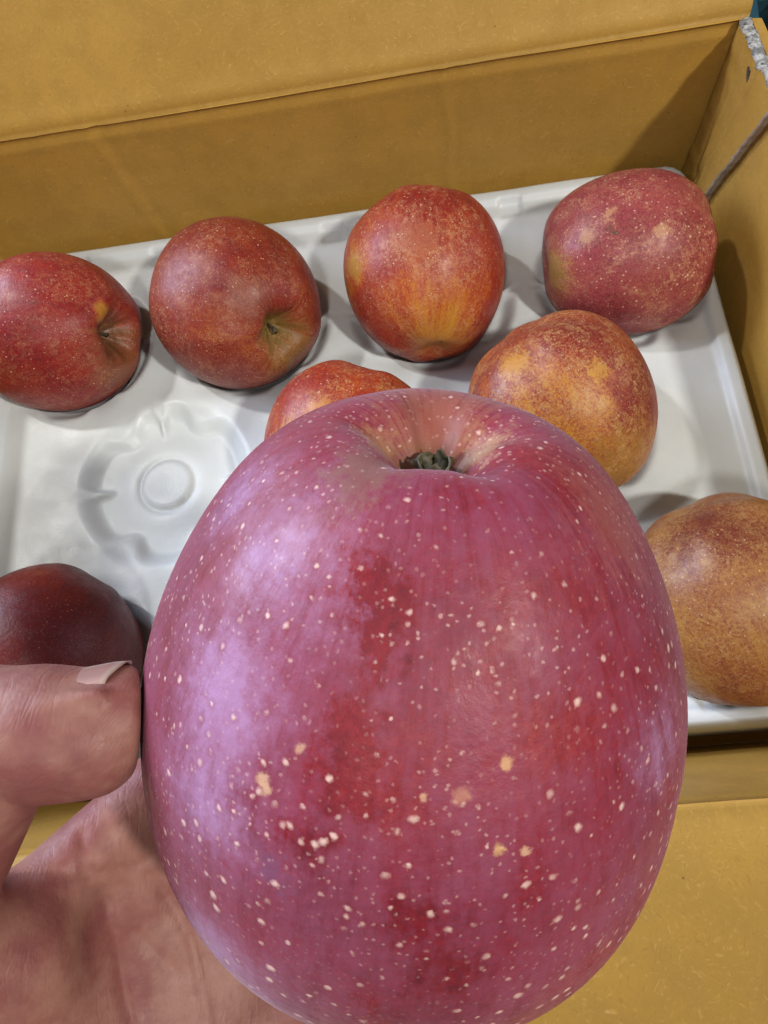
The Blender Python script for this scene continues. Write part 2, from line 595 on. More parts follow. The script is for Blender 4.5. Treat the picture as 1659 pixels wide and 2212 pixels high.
def tray_height(x, y):
    # distance to a rounded rectangle edge (positive inside)
    cx, cy = (TX0 + TX1) / 2, (TY0 + TY1) / 2
    hx, hy = (TX1 - TX0) / 2, (TY1 - TY0) / 2
    rc = .013
    qx, qy = np.abs(x - cx) - hx + rc, np.abs(y - cy) - hy + rc
    sd = -(np.hypot(np.maximum(qx, 0), np.maximum(qy, 0)) + np.minimum(np.maximum(qx, qy), 0) - rc)
    z = .0030 - .0032 * sstep(sd, .0075, .0115)
    z = z - .0045 * (1 - np.clip(sd / .0035, 0, 1)) ** 2
    z = z + .0004 * vnoise(x, y, 30, 81)
    # small notches along the step of the rim
    sx = np.abs(((x + .022) % .050) - .025)
    z = z - .0018 * sstep(sx, .0068, .0052) * sstep(sd, .0070, .0085) * sstep(sd, .0210, .0170)
    # shallow dimples in the deck where three cells meet
    for i, (a, b) in enumerate(CELLS):
        for k in range(6):
            an = math.radians(30 + 60 * k)
            px, py = a + .0575 * math.cos(an), b + .0575 * math.sin(an)
            if TX0 + .016 < px < TX1 - .016 and TY0 + .016 < py < TY1 - .016:
                r = np.hypot(x - px, y - py)
                z = np.minimum(z, z - .0005 * sstep(r, .0150, .0020))
    for i, (a, b) in enumerate(CELLS):
        dx, dy = x - a, y - b
        r = np.hypot(dx, dy)
        ph = np.arctan2(dy, dx)
        rimr = .0440 + .0005 * np.cos(3 * ph + i)
        lobes = 0 * r
        for (deg, amp, wid) in ((127, .0080, .22), (61, .0075, .22), (238, .0075, .22), (300, .0075, .22),
                                (181, .0110, .050), (93, .0110, .055), (2, .009, .05)):
            dd = np.angle(np.exp(1j * (ph - math.radians(deg + 3 * math.sin(i * 2.1 + deg)))))
            lobes = lobes + amp * np.exp(-np.abs(dd / wid) ** 2.6 if wid > .1 else -(dd / wid) ** 2)
        edge = rimr - lobes
        rec = sstep(r, edge + .0020, edge - .0078)
        bowl = .0070 + .0008 * sstep(r, .036, .020) - .0024 * np.exp(-((r - .0180) / .0095) ** 2)
        z = z - rec * bowl
        # the cushions sag towards the cell
        z = z - .0030 * np.clip(lobes / .010, 0, 1) * np.exp(-((r - .0380) / .0060) ** 2) * (1 - rec)
        # centre button, raised, with a fine groove around it
        z = z + .0016 * sstep(r, .0140, .0126) - .0006 * np.exp(-((r - .0144) / .0010) ** 2)
        z = z + .0022 * np.clip(1 - (r / .0135) ** 2, 0, 1)
    return z, sd


def make_tray():
    nx, ny = 540, 410
    x = np.linspace(TX0, TX1, nx)[None, :] + np.zeros((ny, 1))
    y = np.linspace(TY0, TY1, ny)[:, None] + np.zeros((1, nx))
    # pull the outer samples onto the rounded corners
    z, sd = tray_height(x, y)
    cx, cy = (TX0 + TX1) / 2, (TY0 + TY1) / 2
    hx, hy = (TX1 - TX0) / 2, (TY1 - TY0) / 2
    rc = .013
    qx, qy = np.abs(x - cx) - (hx - rc), np.abs(y - cy) - (hy - rc)
    l = np.hypot(np.maximum(qx, 0), np.maximum(qy, 0))
    corner = (qx > 0) & (qy > 0)
    # square-to-disc style squeeze inside the corner squares
    mx = np.maximum(qx, qy)
    k = np.where(corner, mx / np.maximum(l, 1e-9), 1)
    k = np.where(corner, k, 1)
    x = np.where(corner, np.sign(x - cx) * (hx - rc + qx * k) + cx, x)
    y = np.where(corner, np.sign(y - cy) * (hy - rc + qy * k) + cy, y)
    z, sd = tray_height(x, y)
    # the foam gives way under each apple
    for nme, (c, ax, R_, hr, tp) in APPLES.items():
        rr = R_ * 1.04
        d2 = (x - c[0]) ** 2 + (y - c[1]) ** 2
        low = c[2] - np.sqrt(np.clip(rr * rr - d2, 0, None))
        z = np.where(d2 < rr * rr * .98, np.minimum(z, np.minimum(low, c[2]) - .0003), z)
    # light smoothing so the moulding has soft edges
    for _ in range(4):
        zi = z.copy()
        zi[1:-1, 1:-1] = (z[1:-1, 1:-1] * 2 + z[:-2, 1:-1] + z[2:, 1:-1] + z[1:-1, :-2] + z[1:-1, 2:]) / 6
        z = zi
    z = np.maximum(z, FL + .0045)
    V = np.stack([x, y, z], -1).reshape(-1, 3)
    F = [tuple(f) for f in grid_faces(ny, nx)]
    # skirt: the rim rolls down to the box floor
    n0 = len(V)
    loop = [j for j in range(nx)] + [i * nx + nx - 1 for i in range(1, ny)] + \
           [(ny - 1) * nx + j for j in range(nx - 2, -1, -1)] + [i * nx for i in range(ny - 2, 0, -1)]
    sk = V[loop].copy()
    sk[:, 2] = FL + .001
    V = np.concatenate([V, sk])
    L = len(loop)
    F += [(loop[(k + 1) % L], loop[k], n0 + k, n0 + (k + 1) % L) for k in range(L)]
    o = mesh_obj("foam_tray", V, F, MAT_FOAM)
    tag(o, "white moulded foam fruit tray with round cells inside the cardboard box", "tray")
    return o


make_tray()


# ------------------------------------------------------------------ apples: shapes
def apple_pts(p, nu, nv):
    th = np.linspace(0, np.pi, nv)[:, None]
    # sample the end hollows more densely
    th = th - .16 * np.sin(2 * th) * 1.0
    ph = np.linspace(0, 2 * np.pi, nu, endpoint=False)[None, :]
    s, c = np.sin(th), np.cos(th)
    rho = p['R'] * np.abs(s) ** p.get('pw', .86) * (1 + p.get('taper', 0) * c + p.get('t2', 0) * c * c + p.get('t3', 0) * c ** 3
                                                      + p.get('t6', 0) * np.maximum(c, 0) ** 4)
    z = p['h'] * np.sign(c) * np.abs(c) ** p.get('pz', 1.0)
    q = rho / p['R']
    w5 = np.cos(5 * ph + p.get('lph', 0)) + .35 * np.cos(3 * ph + 1.1 + p.get('lph', 0)) + .2 * np.cos(11 * ph + .7)
    wt = p['wt'] * (1 + p.get('fold', .10) * w5)
    z = z - p.get('d2', 0) * np.exp(-(q / (p.get('w2', .4) * (1 + .6 * p.get('fold', .1) * w5))) ** 2) * (c > 0)
    z = z - p['dt'] * np.exp(-(q / wt) ** 2) * (c > 0) + p['db'] * np.exp(-(q / p['wb']) ** 2) * (c < 0)
    lob = 1 + p.get('lobe', .012) * w5 * np.abs(c) ** 1.5 + p.get('oval', 0) * np.cos(2 * ph + p.get('oph', 0)) \
        + p.get('l3', .008) * np.cos(3 * ph + p.get('lph', 0) * 2) + .006 * np.cos(2 * ph + 4 * c)
    x = rho * lob * np.cos(ph)
    y = rho * lob * np.sin(ph)
    z = z + 0 * ph + p['R'] * p.get('zl', .018) * w5 * np.clip(q * 1.6, 0, 1) * np.clip((1 - q) * 3, 0, 1) * np.sign(c)
    return np.stack([x, y, z], -1)


def frame(axis, spin=0.0):
    a = np.array(axis, float)
    a /= np.linalg.norm(a)
    h = np.array([1., 0, 0]) if abs(a[0]) < .8 else np.array([0, 1., 0])
    u = np.cross(h, a)
    u /= np.linalg.norm(u)
    v = np.cross(a, u)
    c, s = math.cos(spin), math.sin(spin)
    return np.stack([c * u + s * v, -s * u + c * v, a], 1)


def apple(name, centre, Fm, p, mat, nu=128, nv=80):
    P = apple_pts(p, nu, nv)
    V = P.reshape(-1, 3)[nu:-nu]
    V = np.concatenate([[P[0].mean(0)], V, [P[-1].mean(0)]])
    F = [tuple(1 + f[::-1]) for f in grid_faces(nv - 2, nu, True)]
    n = len(V)
    for k in range(nu):
        k2 = (k + 1) % nu
        F.append((0, 1 + k, 1 + k2))
        F.append((n - 1, 1 + (nv - 3) * nu + k2, 1 + (nv - 3) * nu + k))
    o = mesh_obj(name, V, F, mat)
    M4 = Matrix.Identity(4)
    for i in range(3):
        for j in range(3):
            M4[i][j] = float(Fm[i][j])
        M4[i][3] = centre[i]
    o.matrix_world = M4
    return o


def sepals(parent, zc, size, n=6, lean=.5, seed=1):
    """dried calyx: curled pointed leaflets round a small core"""
    r_ = random.Random(seed)
    for k in range(n):
        a = 2 * math.pi * k / n + r_.uniform(-.3, .3)
        L = size * r_.uniform(.7, 1.15)
        w = size * r_.uniform(.22, .34)
        ln = lean * r_.uniform(.5, 1.4)
        V, F = [], []
        for i in range(7):
            t_ = i / 6
            rr = size * .12 + L * .55 * ln * t_ + .18 * L * math.sin(t_ * 3)
            zz = zc + L * (t_ * .95 - .35 * t_ * t_ * ln * 1.6)
            ww = w * (1 - t_) ** .7 * (1 + .5 * math.sin(t_ * 3.1)) + size * .01
            tw = .7 * t_ * r_.uniform(.6, 1.2)
            for s_, lift in ((-1, .25), (0, 0), (1, .25)):
                px, py = rr + lift * ww * .6, s_ * ww
                V.append((math.cos(a + tw * .4) * px - math.sin(a + tw * .4) * py,
                          math.sin(a + tw * .4) * px + math.cos(a + tw * .4) * py, zz + lift * ww * .4 * s_))
        n0 = len(V)
        F = [tuple(f) for f in grid_faces(7, 3)]
        o = mesh_obj("sepal", V, F, MAT_SEPAL, parent)
        md = o.modifiers.new("thick", 'SOLIDIFY')
        md.thickness = size * .05
    return


def stem(parent, zc, size, seed=0):
    r_ = random.Random(seed)
    V, F = [], []
    nn = 7
    for i in range(6):
        t_ = i / 5
        rr = size * .10 * (1 + .7 * t_ ** 3)
        for k in range(nn):
            a = 2 * math.pi * k / nn
            V.append((rr * math.cos(a) + size * .25 * t_ * t_, rr * math.sin(a), zc + size * t_))
    F = [tuple(f) for f in grid_faces(6, nn, True)] + [tuple(range(5 * nn, 6 * nn))]
    return mesh_obj("stem", V, F, MAT_SEPAL, parent)


TAN = (0.50, 0.27, 0.13)
YEL = (0.46, 0.24, 0.030)
OLV = (0.20, 0.135, 0.030)
GRP = "apples lying in the foam tray"


def small(name_key, label, mat, spin=0.0, **kw):
    c, ax, R_, hr, tp = APPLES[name_key]
    p = dict(R=R_, h=hr * R_, taper=tp, pw=.86, dt=.30 * R_, wt=.30, db=.22 * R_, wb=.3, lph=hash_(name_key))
    p.update(kw)
    o = apple("apple", c, frame(ax, spin), p, mat)
    tag(o, label, "apple", GRP)
    return o, p


def hash_(s):
    return (sum(ord(ch) * (i + 3) for i, ch in enumerate(s)) % 63) / 10.0


# deep red skins differ in how far they are red over the yellow ground
R1 = [(.20, (.42, .20, .030)), (.36, (.34, .080, .018)), (.50, (.26, .022, .016)), (.68, (.19, .011, .012)), (.9, (.10, .006, .009))]
R2 = [(.20, (.35, .17, .030)), (.36, (.27, .078, .018)), (.52, (.21, .026, .012)), (.70, (.145, .011, .009)), (.9, (.08, .006, .007))]
R3 = [(.16, (.44, .22, .025)), (.32, (.40, .11, .014)), (.48, (.29, .032, .012)), (.66, (.20, .013, .011)), (.9, (.11, .007, .009))]
R4 = [(.16, (.36, .22, .045)), (.32, (.38, .14, .060)), (.48, (.29, .065, .052)), (.66, (.24, .038, .044)), (.9, (.13, .014, .018))]
R5 = [(.18, (.46, .23, .030)), (.36, (.42, .16, .030)), (.50, (.30, .070, .025)), (.66, (.20, .026, .018)), (.9, (.14, .012, .014))]
R6 = [(.20, (.22, .055, .014)), (.40, (.15, .016, .010)), (.60, (.095, .007, .008)), (.9, (.05, .004, .006))]
R7 = [(.18, (.30, .17, .030)), (.36, (.26, .115, .028)), (.52, (.20, .066, .022)), (.68, (.13, .026, .014)), (.9, (.08, .010, .010))]

m_ = apple_mat("apple skin crimson", .0414, R1, bias=.08, seed=1, spots=[(-.33, .07, .94, .22, -.35), (.25, -.2, .9, .6, -.16)],
               tail=[(-.33, .07, .94, .14, YEL, .6), (.16, -.20, .95, .60, (.15, .065, .025), .7), (0, 0, .7, .35, (.10, .05, .02), .8)], russet=(.35, TAN))
a1, p1 = small("A1", "crimson apple cut by the left edge, hollow end facing right, in back row", m_, dt=.42 * .0414, wt=.25)
stem(a1, p1['h'] - p1['dt'] - .001, .006)
m_ = apple_mat("apple skin brick red", .0426, R2, bias=.06, seed=2, spots=[(0, -.65, .80, .8, -.12)],
               tail=[(.24, .06, .92, .42, OLV, .6), (0, 0, .62, .35, (.13, .10, .02), .9), (-.5, -.25, .87, .3, (.22, .09, .06), .5)], russet=(.35, TAN))
a2, p2 = small("A2", "brick red apple with its green stem hollow facing lower right, in back row", m_, dt=.36 * .0426, wt=.22)
stem(a2, p2['h'] - p2['dt'] - .001, .008)
m_ = apple_mat("apple skin red to orange", .0412, R3, bias=.0, seed=3, spots=[(-.51, 0, .87, .85, -.18), (-.55, -.84, 0, .40, -.3), (-.9, .3, -.4, .7, .10)],
               tail=[(-.30, .08, .93, .40, YEL, .55), (-.20, .10, .98, .075, (.06, .03, .015), .85), (-.55, -.83, 0, .22, (.36, .25, .04), .5), (-.99, -.05, .07, .4, (.40, .17, .08), .35)],
               russet=(.6, TAN), lent=(18, .22, (.58, .34, .19), .9))
a3, p3 = small("A3", "red apple with orange lower end, third from left in back row", m_, dt=.10 * .0412, wt=.22)
m_ = apple_mat("apple skin dusty pink", .0393, R4, bias=.14, seed=4, spots=[(.344, -.344, .94, .55, -.35), (.13, -.92, .41, .5, .10)],
               tail=[(.344, -.344, .94, .30, (.28, .22, .035), .6), (.899, -.323, .312, .065, (.05, .04, .025), .95), (.801, -.274, .578, .13, TAN, .5),
                     (.886, -.417, -.23, .11, TAN, .6), (.949, -.12, .31, .10, TAN, .5)], russet=(.75, (.45, .23, .12)), lent=(16, .24, (.60, .37, .26), .9), grain=.42)
a4, p4 = small("A4", "dusty pink apple with greenish left side in the tray's back right corner", m_, db=.03 * .0398, pz=.96, pw=.84, dt=.14 * .0393)
m_ = apple_mat("apple skin red flecked", .0413, R3, bias=.03, seed=5, tail=[(-.98, -.235, -.167, .20, (.42, .18, .03), .7), (-.785, -.534, .214, .25, (.40, .20, .04), .7)],
               russet=(.8, (.42, .20, .07)), grain=.4)
am, pm = small("M2", "red apple with orange flecks peeking out behind the held apple's upper left", m_)
m_ = apple_mat("apple skin yellow orange", .0415, R5, bias=.0, seed=6, spots=[(-.98, -.22, -.09, .9, -.10), (-.71, .71, 0, .6, .26), (-.41, -.65, -.79, .3, .1), (-.45, .5, -.8, .5, .2)],
               tail=[(-.82, .485, -.475, .12, (.46, .24, .03), .7), (-.946, .357, -.177, .09, (.46, .24, .04), .6), (-.537, -.184, -.917, .20, (.50, .23, .03), .8),
                     (-.45, -.56, -.83, .16, (.42, .10, .015), .6), (-.79, .2, .57, .6, (.27, .16, .03), .6)], russet=(.85, (.44, .25, .10)), grain=.5, lent=(19, .2, (.55, .33, .17), .75))
an_, pn = small("M3", "mottled yellow orange apple behind the held apple's upper right", m_, db=.03 * .0399)
m_ = apple_mat("apple skin dark maroon", .0406, R6, bias=.10, seed=7, spots=[(-.86, -.11, -.56, .45, -.2)], lent=(22, .13, (.42, .22, .12), .7))
ab, pb = small("B1", "dark maroon apple at the left edge just above the thumb", m_, db=.0)
m_ = apple_mat("apple skin olive brown", .0412, R7, bias=-.06, seed=8, spots=[(-.47, .05, -.95, .6, .25), (-.81, -.44, .35, .6, .05)],
               russet=(.7, (.33, .19, .07)), grain=.4, lent=(20, .19, (.48, .30, .15), .8))
ar, pr_ = small("BR", "olive brown russet apple at the right edge near the tray's front", m_, db=.01 * .0412)

# ------------------------------------------------------------------ the held apple
HC = np.array([-0.1578, -0.3003, 0.2022])
HAX = (0.1914, 0.5865, 0.7870)
HP = dict(R=.0481, h=1.1835 * .0475, taper=-.1939, t2=-.1054, t3=-.1307, t6=.2746, pw=.8655, pz=.8649, dt=.0095, wt=.155, d2=.0060, w2=.34, db=.012, wb=.3,
          lobe=.006, l3=.003, lph=math.pi, fold=.12, zl=.012)
HRED = [(.10, (.42, .24, .09)), (.28, (.34, .11, .05)), (.42, (.27, .026, .028)), (.60, (.20, .009, .016)), (.85, (.10, .004, .011))]
HF = frame(HAX)
HNEG = [(.543, -.149, .912, .085, -1.0), (.613, -.137, .837, .080, -1.0), (.671, -.15, .761, .080, -.95), (.752, -.193, .634, .090, -1.1), (.795, -.204, .562, .085, -1.1),
        (.848, -.204, .466, .080, -.9), (.901, -.293, .287, .085, -.8), (.991, -.031, .119, .085, -.75), (1.015, .08, -.097, .12, -.6), (.884, -.084, .431, .10, -.45),
        (.171, .31, 1.052, .148, -.6), (.362, .057, 1.048, .085, -.6), (.72, .367, .589, .121, -.6), (.471, .442, .834, .139, -.5), (.924, .269, .228, .10, -.45)]
HBLOOM_SHEEN = [(.618, -.58, .523, .293, .45), (.737, -.609, .25, .273, .45), (.766, -.633, -.486, .304, .35), (.573, .693, .384, .203, .4), (.474, -.405, .863, .273, .35), (.103, -.591, .878, .214, .35)]  # pale lilac wax, with the cool side-light sheen painted into the skin colour
WTAN = (.56, .34, .21)
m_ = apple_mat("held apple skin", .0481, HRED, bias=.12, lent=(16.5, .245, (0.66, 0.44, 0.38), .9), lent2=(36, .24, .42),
               bloom_sheen=((.235, .052, .098), (.375, .205, .365), .78, HNEG + HBLOOM_SHEEN), rough=.50, streak=.12,
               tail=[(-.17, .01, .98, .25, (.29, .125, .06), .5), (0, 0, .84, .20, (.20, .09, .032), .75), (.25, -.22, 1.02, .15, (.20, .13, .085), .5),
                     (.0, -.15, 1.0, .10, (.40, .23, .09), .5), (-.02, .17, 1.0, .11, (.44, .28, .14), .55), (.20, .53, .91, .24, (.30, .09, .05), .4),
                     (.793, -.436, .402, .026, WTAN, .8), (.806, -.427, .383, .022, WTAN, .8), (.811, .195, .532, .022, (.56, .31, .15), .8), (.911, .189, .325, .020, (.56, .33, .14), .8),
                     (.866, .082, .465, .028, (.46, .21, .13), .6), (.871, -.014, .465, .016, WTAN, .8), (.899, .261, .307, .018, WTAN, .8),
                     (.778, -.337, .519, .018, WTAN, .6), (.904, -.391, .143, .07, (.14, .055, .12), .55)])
m_.node_tree.nodes["Principled BSDF"].inputs["Sheen Weight"].default_value = .13
m_.node_tree.nodes["Principled BSDF"].inputs["Sheen Roughness"].default_value = .45
m_.node_tree.nodes["Principled BSDF"].inputs["Sheen Tint"].default_value = (.88, .80, 1.0, 1)
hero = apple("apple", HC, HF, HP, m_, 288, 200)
tag(hero, "large pinkish crimson apple with white speckles held in the hand", "apple")
sepals(hero, HP['h'] - HP['dt'] - HP['d2'] + .0026, .0058, 6, .42, 3)


# ------------------------------------------------------------------ the hand (signed distance field, one continuous surface)
THUMB = [np.array([-47.9, 35.6, 125]) - (5.1, 31.5, 141.4), np.array([-42.0, 32.4, 125]) - (5.1, 31.5, 141.4)]


def hand_sdf():
    """points in millimetres, in the hand's own frame: x towards the fingertips' side, y towards the wrist, z away from the palm.
    origin at the held apple's centre."""
    prims = []   # (kind, data, blend)

    def cap(a, b, ra, rb, k=5.0):
        prims.append((np.array(a, float), np.array(b, float), ra, rb, k))
    O = np.array([5.1, 31.5, 141.4])
    # palm: metacarpals fanning from the wrist
    wrist_r = np.array([-92, 124, 172]) - O
    wrist_u = np.array([-60, 150, 180]) - O
    mcp = [np.array(v) - O for v in ((-38, 56, 190), (-32, 74, 196), (-24, 90, 196), (-12, 105, 190))]
    for i, q in enumerate(mcp):
        t = i / 3
        w = wrist_r * (1 - t) + wrist_u * t
        cap(w, q, 13.0, 10.3, 8)
    cap(wrist_r + (0, 4, 2), wrist_u, 19, 18, 10)
    fore = np.array([-.50, .86, .10])
    cap((wrist_r + wrist_u) / 2, (wrist_r + wrist_u) / 2 + fore * 130, 24, 30, 12)
    # web between thumb and index
    cap(np.array([-79, 86.5, 164]) - O, np.array([-47, 59.5, 183]) - O, 8.0, 8.0, 6)
    # thenar eminence and thumb
    tm = np.array([-86, 73, 143]) - O
    cap(wrist_r + (4, -4, -6), tm + (0, 6, 3), 17, 13.0, 9)
    cap(wrist_r + (14, -14, -2), tm + (12, 17, 14), 15, 11, 9)
    ip = np.array([-65, 42.5, 126]) - O
    cap(tm, ip, 12.2, 10.0, 4)
    cap(np.array([-68, 35.6, 127]) - O, np.array([-54.6, 35.8, 125]) - O, 10.6, 10.3, 1.6)
    cap(np.array([-54.6, 35.8, 125]) - O, THUMB[0], 10.3, 9.6, 3)
    cap(THUMB[0], THUMB[1], 9.6, 7.6, 3)
    # skin fold beside the nail
    cap(THUMB[0] + (-4.0, -5.6, -7.0), THUMB[1] + (-1.5, -4.4, -7.1), 1.9, 1.2, 1.6)
    # fingers wrapping behind the apple
    dirs = [[(-.30, -.22, .93), (.15, -.36, .92), (.42, -.36, .83)],
            [(-.20, .10, .97), (.28, .02, .96), (.56, -.04, .83)],
            [(-.12, .38, .92), (.30, .33, .90), (.55, .28, .79)],
            [(-.02, .66, .75), (.28, .62, .73), (.48, .56, .68)]]
    for i, dl in enumerate(dirs):
        r0 = (9.6, 9.8, 9.4, 8.2)[i]
        prev = mcp[i]
        for j, d in enumerate(dl):
            d = np.array(d) / np.linalg.norm(d)
            q = d * (support(d) + r0 * (.92 - .05 * j))
            cap(prev, q, r0 * (1.08 - .08 * j), r0 * (1.0 - .09 * j), 3)
            prev = q
    return prims


def support(d):
    """distance from the apple's centre to its skin along a direction of the hand frame, in mm"""
    Fl = HF.T @ ROT          # hand frame -> apple frame
    v = Fl @ d
    P = HERO_PTS
    nrm = P / np.linalg.norm(P, axis=1)[:, None]
    i = np.argmax(nrm @ v)
    return np.linalg.norm(P[i]) * 1000


HERO_PTS = apple_pts(HP, 96, 72).reshape(-1, 3)


def eval_sdf(prims, X):
    d = None
    for (a, b, ra, rb, k) in prims:
        ab = b - a
        t = np.clip(((X - a) @ ab) / max(ab @ ab, 1e-9), 0, 1)
        dd = np.sqrt(((X - a - t[..., None] * ab) ** 2).sum(-1)) - (ra + (rb - ra) * t)
        if d is None:
            d = dd
        else:
            h = np.clip(.5 + .5 * (d - dd) / k, 0, 1)
            d = d * (1 - h) + dd * h - k * h * (1 - h)
    return d


def apple_clear(X):
    """approximate distance from the apple's surface, mm (negative inside)"""
    Fl = HF.T @ ROT
    v = X @ Fl.T
    q = v / 1000.0
    # compare radius with the profile radius for the same polar angle
    r = np.sqrt((q ** 2).sum(-1)) + 1e-9
    cz = q[..., 2] / r
    prof = HERO_PTS.reshape(72, 96, 3)
    rr = np.linalg.norm(prof, axis=2).mean(1)
    cc = (prof[..., 2] / np.linalg.norm(prof, axis=2)).mean(1)
    o = np.argsort(cc)
    return (r - np.interp(cz, cc[o], rr[o])) * 1000


def surface_nets(vals, origin, step):
    sgn = vals < 0
    nx, ny, nz = vals.shape
    c = np.zeros((nx - 1, ny - 1, nz - 1), int)
    for dx in (0, 1):
        for dy in (0, 1):
            for dz in (0, 1):
                c += sgn[dx:nx - 1 + dx, dy:ny - 1 + dy, dz:nz - 1 + dz]
    act = (c > 0) & (c < 8)
    idx = -np.ones(act.shape, int)
    ii = np.argwhere(act)
    idx[act] = np.arange(len(ii))
    acc = np.zeros((len(ii), 3))
    cnt = np.zeros(len(ii))
    corners = [(a, b, d) for a in (0, 1) for b in (0, 1) for d in (0, 1)]
    for p in corners:
        for ax in range(3):
            if p[ax]:
                continue
            q = list(p)
            q[ax] = 1
            v0 = vals[ii[:, 0] + p[0], ii[:, 1] + p[1], ii[:, 2] + p[2]]
            v1 = vals[ii[:, 0] + q[0], ii[:, 1] + q[1], ii[:, 2] + q[2]]
            cr = (v0 < 0) != (v1 < 0)
            t = np.where(cr, v0 / np.where(v0 - v1 == 0, 1, v0 - v1), 0)
            pt = np.tile(np.array(p, float), (len(ii), 1))
            pt[:, ax] += t
            acc += pt * cr[:, None]
            cnt += cr
    V = (ii + acc / cnt[:, None]) * step + origin
    F = []
    for ax in range(3):
        o1, o2 = (ax + 1) % 3, (ax + 2) % 3
        sl0 = [slice(None)] * 3
        sl1 = [slice(None)] * 3
        sl0[ax] = slice(0, -1)
        sl1[ax] = slice(1, None)
        s0, s1 = sgn[tuple(sl0)], sgn[tuple(sl1)]
        e = np.argwhere(s0 != s1)
        e = e[(e[:, o1] > 0) & (e[:, o2] > 0) & (e[:, o1] < vals.shape[o1] - 1) & (e[:, o2] < vals.shape[o2] - 1)]
        fl = s0[e[:, 0], e[:, 1], e[:, 2]]
        q = []
        for (a, b) in ((0, 0), (1, 0), (1, 1), (0, 1)):
            k = e.copy()
            k[:, o1] -= a
            k[:, o2] -= b
            q.append(idx[k[:, 0], k[:, 1], k[:, 2]])
        q = np.stack(q, 1)
        q = np.where(fl[:, None], q[:, ::-1], q)
        F.append(q[(q >= 0).all(1)])
    return V, np.concatenate(F)


def skin_mat():
    t = NT("skin")
    P = t.coord('Object')
    big = t.noise(P, 45, 4, .6)
    mid = t.noise(P, 260, 3, .6)
    c = t.mix(t.map(big, .38, .62), (0.290, 0.138, 0.108), (0.195, 0.060, 0.055))
    c = t.mix(t.map(mid, .45, .75, 0, .25), c, (0.145, 0.054, 0.050))
    wv = t.n('ShaderNodeTexWave', wave_type='BANDS', bands_direction='DIAGONAL')
    t.put(wv.inputs['Vector'], t.vm('ADD', P, t.vm('SCALE', t.noise(P, 70, 2, .5, color=True), scale=.014)))
    wv.inputs['Scale'].default_value = 520
    wv.inputs['Distortion'].default_value = 1.5
    lines = t.map(t.noise(t.vm('MULTIPLY', t.vm('ADD', P, t.vm('SCALE', t.noise(P, 40, 2, .5, color=True), scale=.012)), (900, 90, 200)), 1.0, 2, .5), .34, .46)
    h = t.math('ADD', t.math('MULTIPLY', wv.outputs[1], .10), t.math('ADD', t.math('MULTIPLY', t.voro(P, 1100), .35), t.math('MULTIPLY', t.noise(P, 180, 4, .65), 1.2)))
    h = t.math('ADD', h, t.math('MULTIPLY', lines, .45))
    return t.set(Base_Color=c, Roughness=t.map(mid, .3, .7, .48, .62), Specular_IOR_Level=.34,
                 Subsurface_Weight=.15, Subsurface_Radius=(1.0, .35, .2), Subsurface_Scale=.003,
                 Normal=t.bump(h, .24, .0005))


MAT_SKIN = skin_mat()


def make_hand():
    prims = hand_sdf()
    step = .8
    lo = np.array([-165, -45, -45.])
    hi = np.array([70, 165, 95.])
    n = ((hi - lo) / step).astype(int) + 1
    ax = [lo[i] + step * np.arange(n[i]) for i in range(3)]
    q4 = 4
    cx_ = [a_[::q4] for a_ in ax]
    coarse = eval_sdf(prims, np.stack(np.meshgrid(*cx_, indexing='ij'), -1))
    full = coarse.repeat(q4, 0).repeat(q4, 1).repeat(q4, 2)[:n[0], :n[1], :n[2]].copy()
    near = np.abs(full) < step * q4 * 2.6
    ids = np.argwhere(near)
    for i0 in range(0, len(ids), 400000):
        w_ = ids[i0:i0 + 400000]
        X = np.stack([ax[k][w_[:, k]] for k in range(3)], -1)
        d = eval_sdf(prims, X)
        # flesh presses flat against the apple
        a = .15 - apple_clear(X)
        h = np.clip(.5 - .5 * (d - a) / 2.0, 0, 1)
        d = d * (1 - h) + a * h + 2.0 * h * (1 - h)
        # skin folds, each a polyline over the palm
        for (pl, wdt, dep) in FOLDS:
            dd = np.full(len(X), 99.)
            for p, q in zip(pl[:-1], pl[1:]):
                p, q = np.array(p, float), np.array(q, float)
                pq = q - p
                t = np.clip(((X[:, :2] - p) @ pq) / (pq @ pq), 0, 1)
                dd = np.minimum(dd, np.sqrt(((X[:, :2] - p - t[:, None] * pq) ** 2).sum(-1)))
            d = d + dep * np.exp(-(dd / wdt) ** 2) * (X[:, 2] > 5)
        full[w_[:, 0], w_[:, 1], w_[:, 2]] = d
    vals = full
    V, F = surface_nets(vals, lo, step)
    o = mesh_obj("hand", V / 1000.0, F, MAT_SKIN)
    M4 = Matrix.Identity(4)
    for i in range(3):
        for j in range(3):
            M4[i][j] = float(ROT[i][j])
        M4[i][3] = float(HC[i])
    o.matrix_world = M4
    sm = o.modifiers.new("soft", 'SMOOTH')
    sm.factor = .5
    sm.iterations = 4
    tag(o, "bare left hand holding up the large apple, thumb pressed on its side", "hand")
    return o


FOLDS = [([(-70, 38), (-66, 55), (-63, 75), (-58, 95)], 1.0, .9), ([(-58, 50), (-50, 66), (-45, 85)], 1.0, .8), ([(-80, 62), (-73, 80)], 1.0, .6),
         ([(-74, 44), (-60, 47), (-50, 42)], .9, .5), ([(-62, 62), (-52, 74)], .9, .5)]
hand = make_hand()


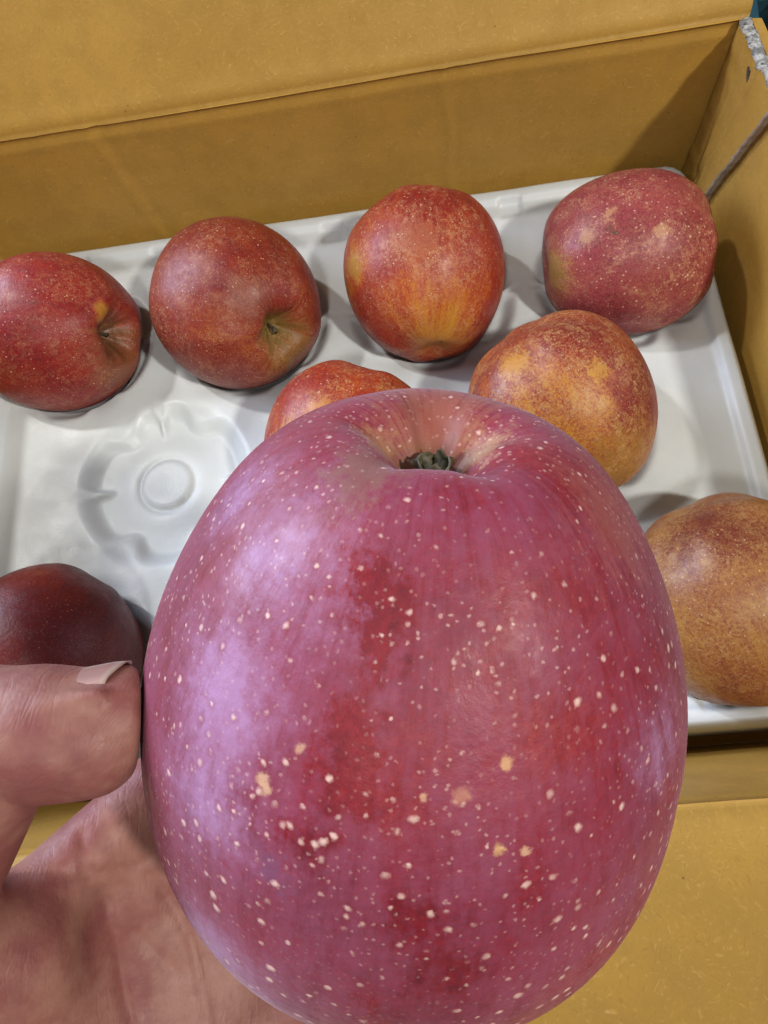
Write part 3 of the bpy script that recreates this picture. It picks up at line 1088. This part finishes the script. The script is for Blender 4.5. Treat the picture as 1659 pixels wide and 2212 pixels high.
def nail_mat():
    t = NT("nail")
    P = t.coord('UV')
    sx = t.n('ShaderNodeSeparateXYZ')
    t.put(sx.inputs[0], P)
    edge = t.map(sx.outputs[0], .86, .95, 0, .6)
    lun = t.map(sx.outputs[0], .10, .22, .5, 0)
    c = t.mix(edge, (0.31, 0.175, 0.155), (0.36, 0.29, 0.24))
    c = t.mix(lun, c, (0.36, 0.25, 0.225))
    n = t.noise(t.vm('MULTIPLY', P, (2, 40, 1)), 1.0, 2)
    return t.set(Base_Color=c, Roughness=.26, Specular_IOR_Level=.5, Normal=t.bump(n, .15, .0002))


def make_nail():
    a0, a1 = THUMB[0] + (-5.0, .7, 0.2), THUMB[1] + (1.2, .6, 0)
    ax = (a1 - a0) / np.linalg.norm(a1 - a0)
    D = np.array([0, -1.0, .06])
    D -= ax * (D @ ax)
    D /= np.linalg.norm(D)
    T = np.cross(ax, D)
    if T[2] > 0:
        T = -T
    nr, nc = 26, 22
    V, UV = [], []
    for i in range(nr):
        s_ = i / (nr - 1)
        for j in range(nc):
            w = 2 * j / (nc - 1) - 1
            # rounded cuticle end, slightly rounded free edge
            se = s_ * (1 - .20 * w * w) + (1 - s_) * .16 * (abs(w) ** 2.4)
            c = a0 * (1 - se) + a1 * se + ax * 1.5 * se
            r = 9.75 + (8.7 - 9.75) * se - .35 + .55 * sstep(se, .0, .30) - 1.0 * sstep(abs(w), .72, 1.0) - .25 * sstep(se, .8, 1.0)
            ph = math.radians(47) * w
            V.append((c + r * (math.cos(ph) * D + math.sin(ph) * T)) / 1000.0)
            UV.append((s_, j / (nc - 1)))
    o = mesh_obj("thumbnail", V, [tuple(f) for f in grid_faces(nr, nc)], nail_mat(), hand)
    uvl = o.data.uv_layers.new(name="UVMap")
    for lp in o.data.loops:
        uvl.data[lp.index].uv = UV[lp.vertex_index]
    md = o.modifiers.new("thick", 'SOLIDIFY')
    md.thickness = .00022
    md.offset = 0
    return o


make_nail()


# ------------------------------------------------------------------ teal crate beyond the box corner
def bar(name, p, q, w, h, parent):
    p, q = Vector(p), Vector(q)
    d = (q - p).normalized()
    up = Vector((0, 0, 1)) if abs(d.z) < .9 else Vector((1, 0, 0))
    s = d.cross(up).normalized() * w / 2
    u = s.cross(d).normalized() * h / 2
    V = [e + a * s + b * u for e in (p, q) for a, b in ((-1, -1), (1, -1), (1, 1), (-1, 1))]
    F = [(0, 1, 2, 3), (7, 6, 5, 4), (0, 4, 5, 1), (1, 5, 6, 2), (2, 6, 7, 3), (3, 7, 4, 0)]
    return mesh_obj(name, V, F, MAT_CRATE, parent, smooth=False)


crate = empty("plastic_crate", (0, 0, 0))
tag(crate, "dark teal plastic crate with slatted grille behind the box's top right corner", "crate")
cz = -.03
for k in range(9):
    bar("slat", (.06 + k * .022, .02, cz), (.10 + k * .022, .30, cz), .006, .012, crate)
for k in range(7):
    bar("cross_bar", (.03, .03 + k * .04, cz - .004), (.33, .05 + k * .04, cz - .004), .005, .008, crate)
bar("crate_rim", (.03, .012, cz), (.33, .032, cz), .012, .03, crate)
bar("crate_wall", (.03, .31, cz - .09), (.33, .33, cz - .09), .006, .19, crate)
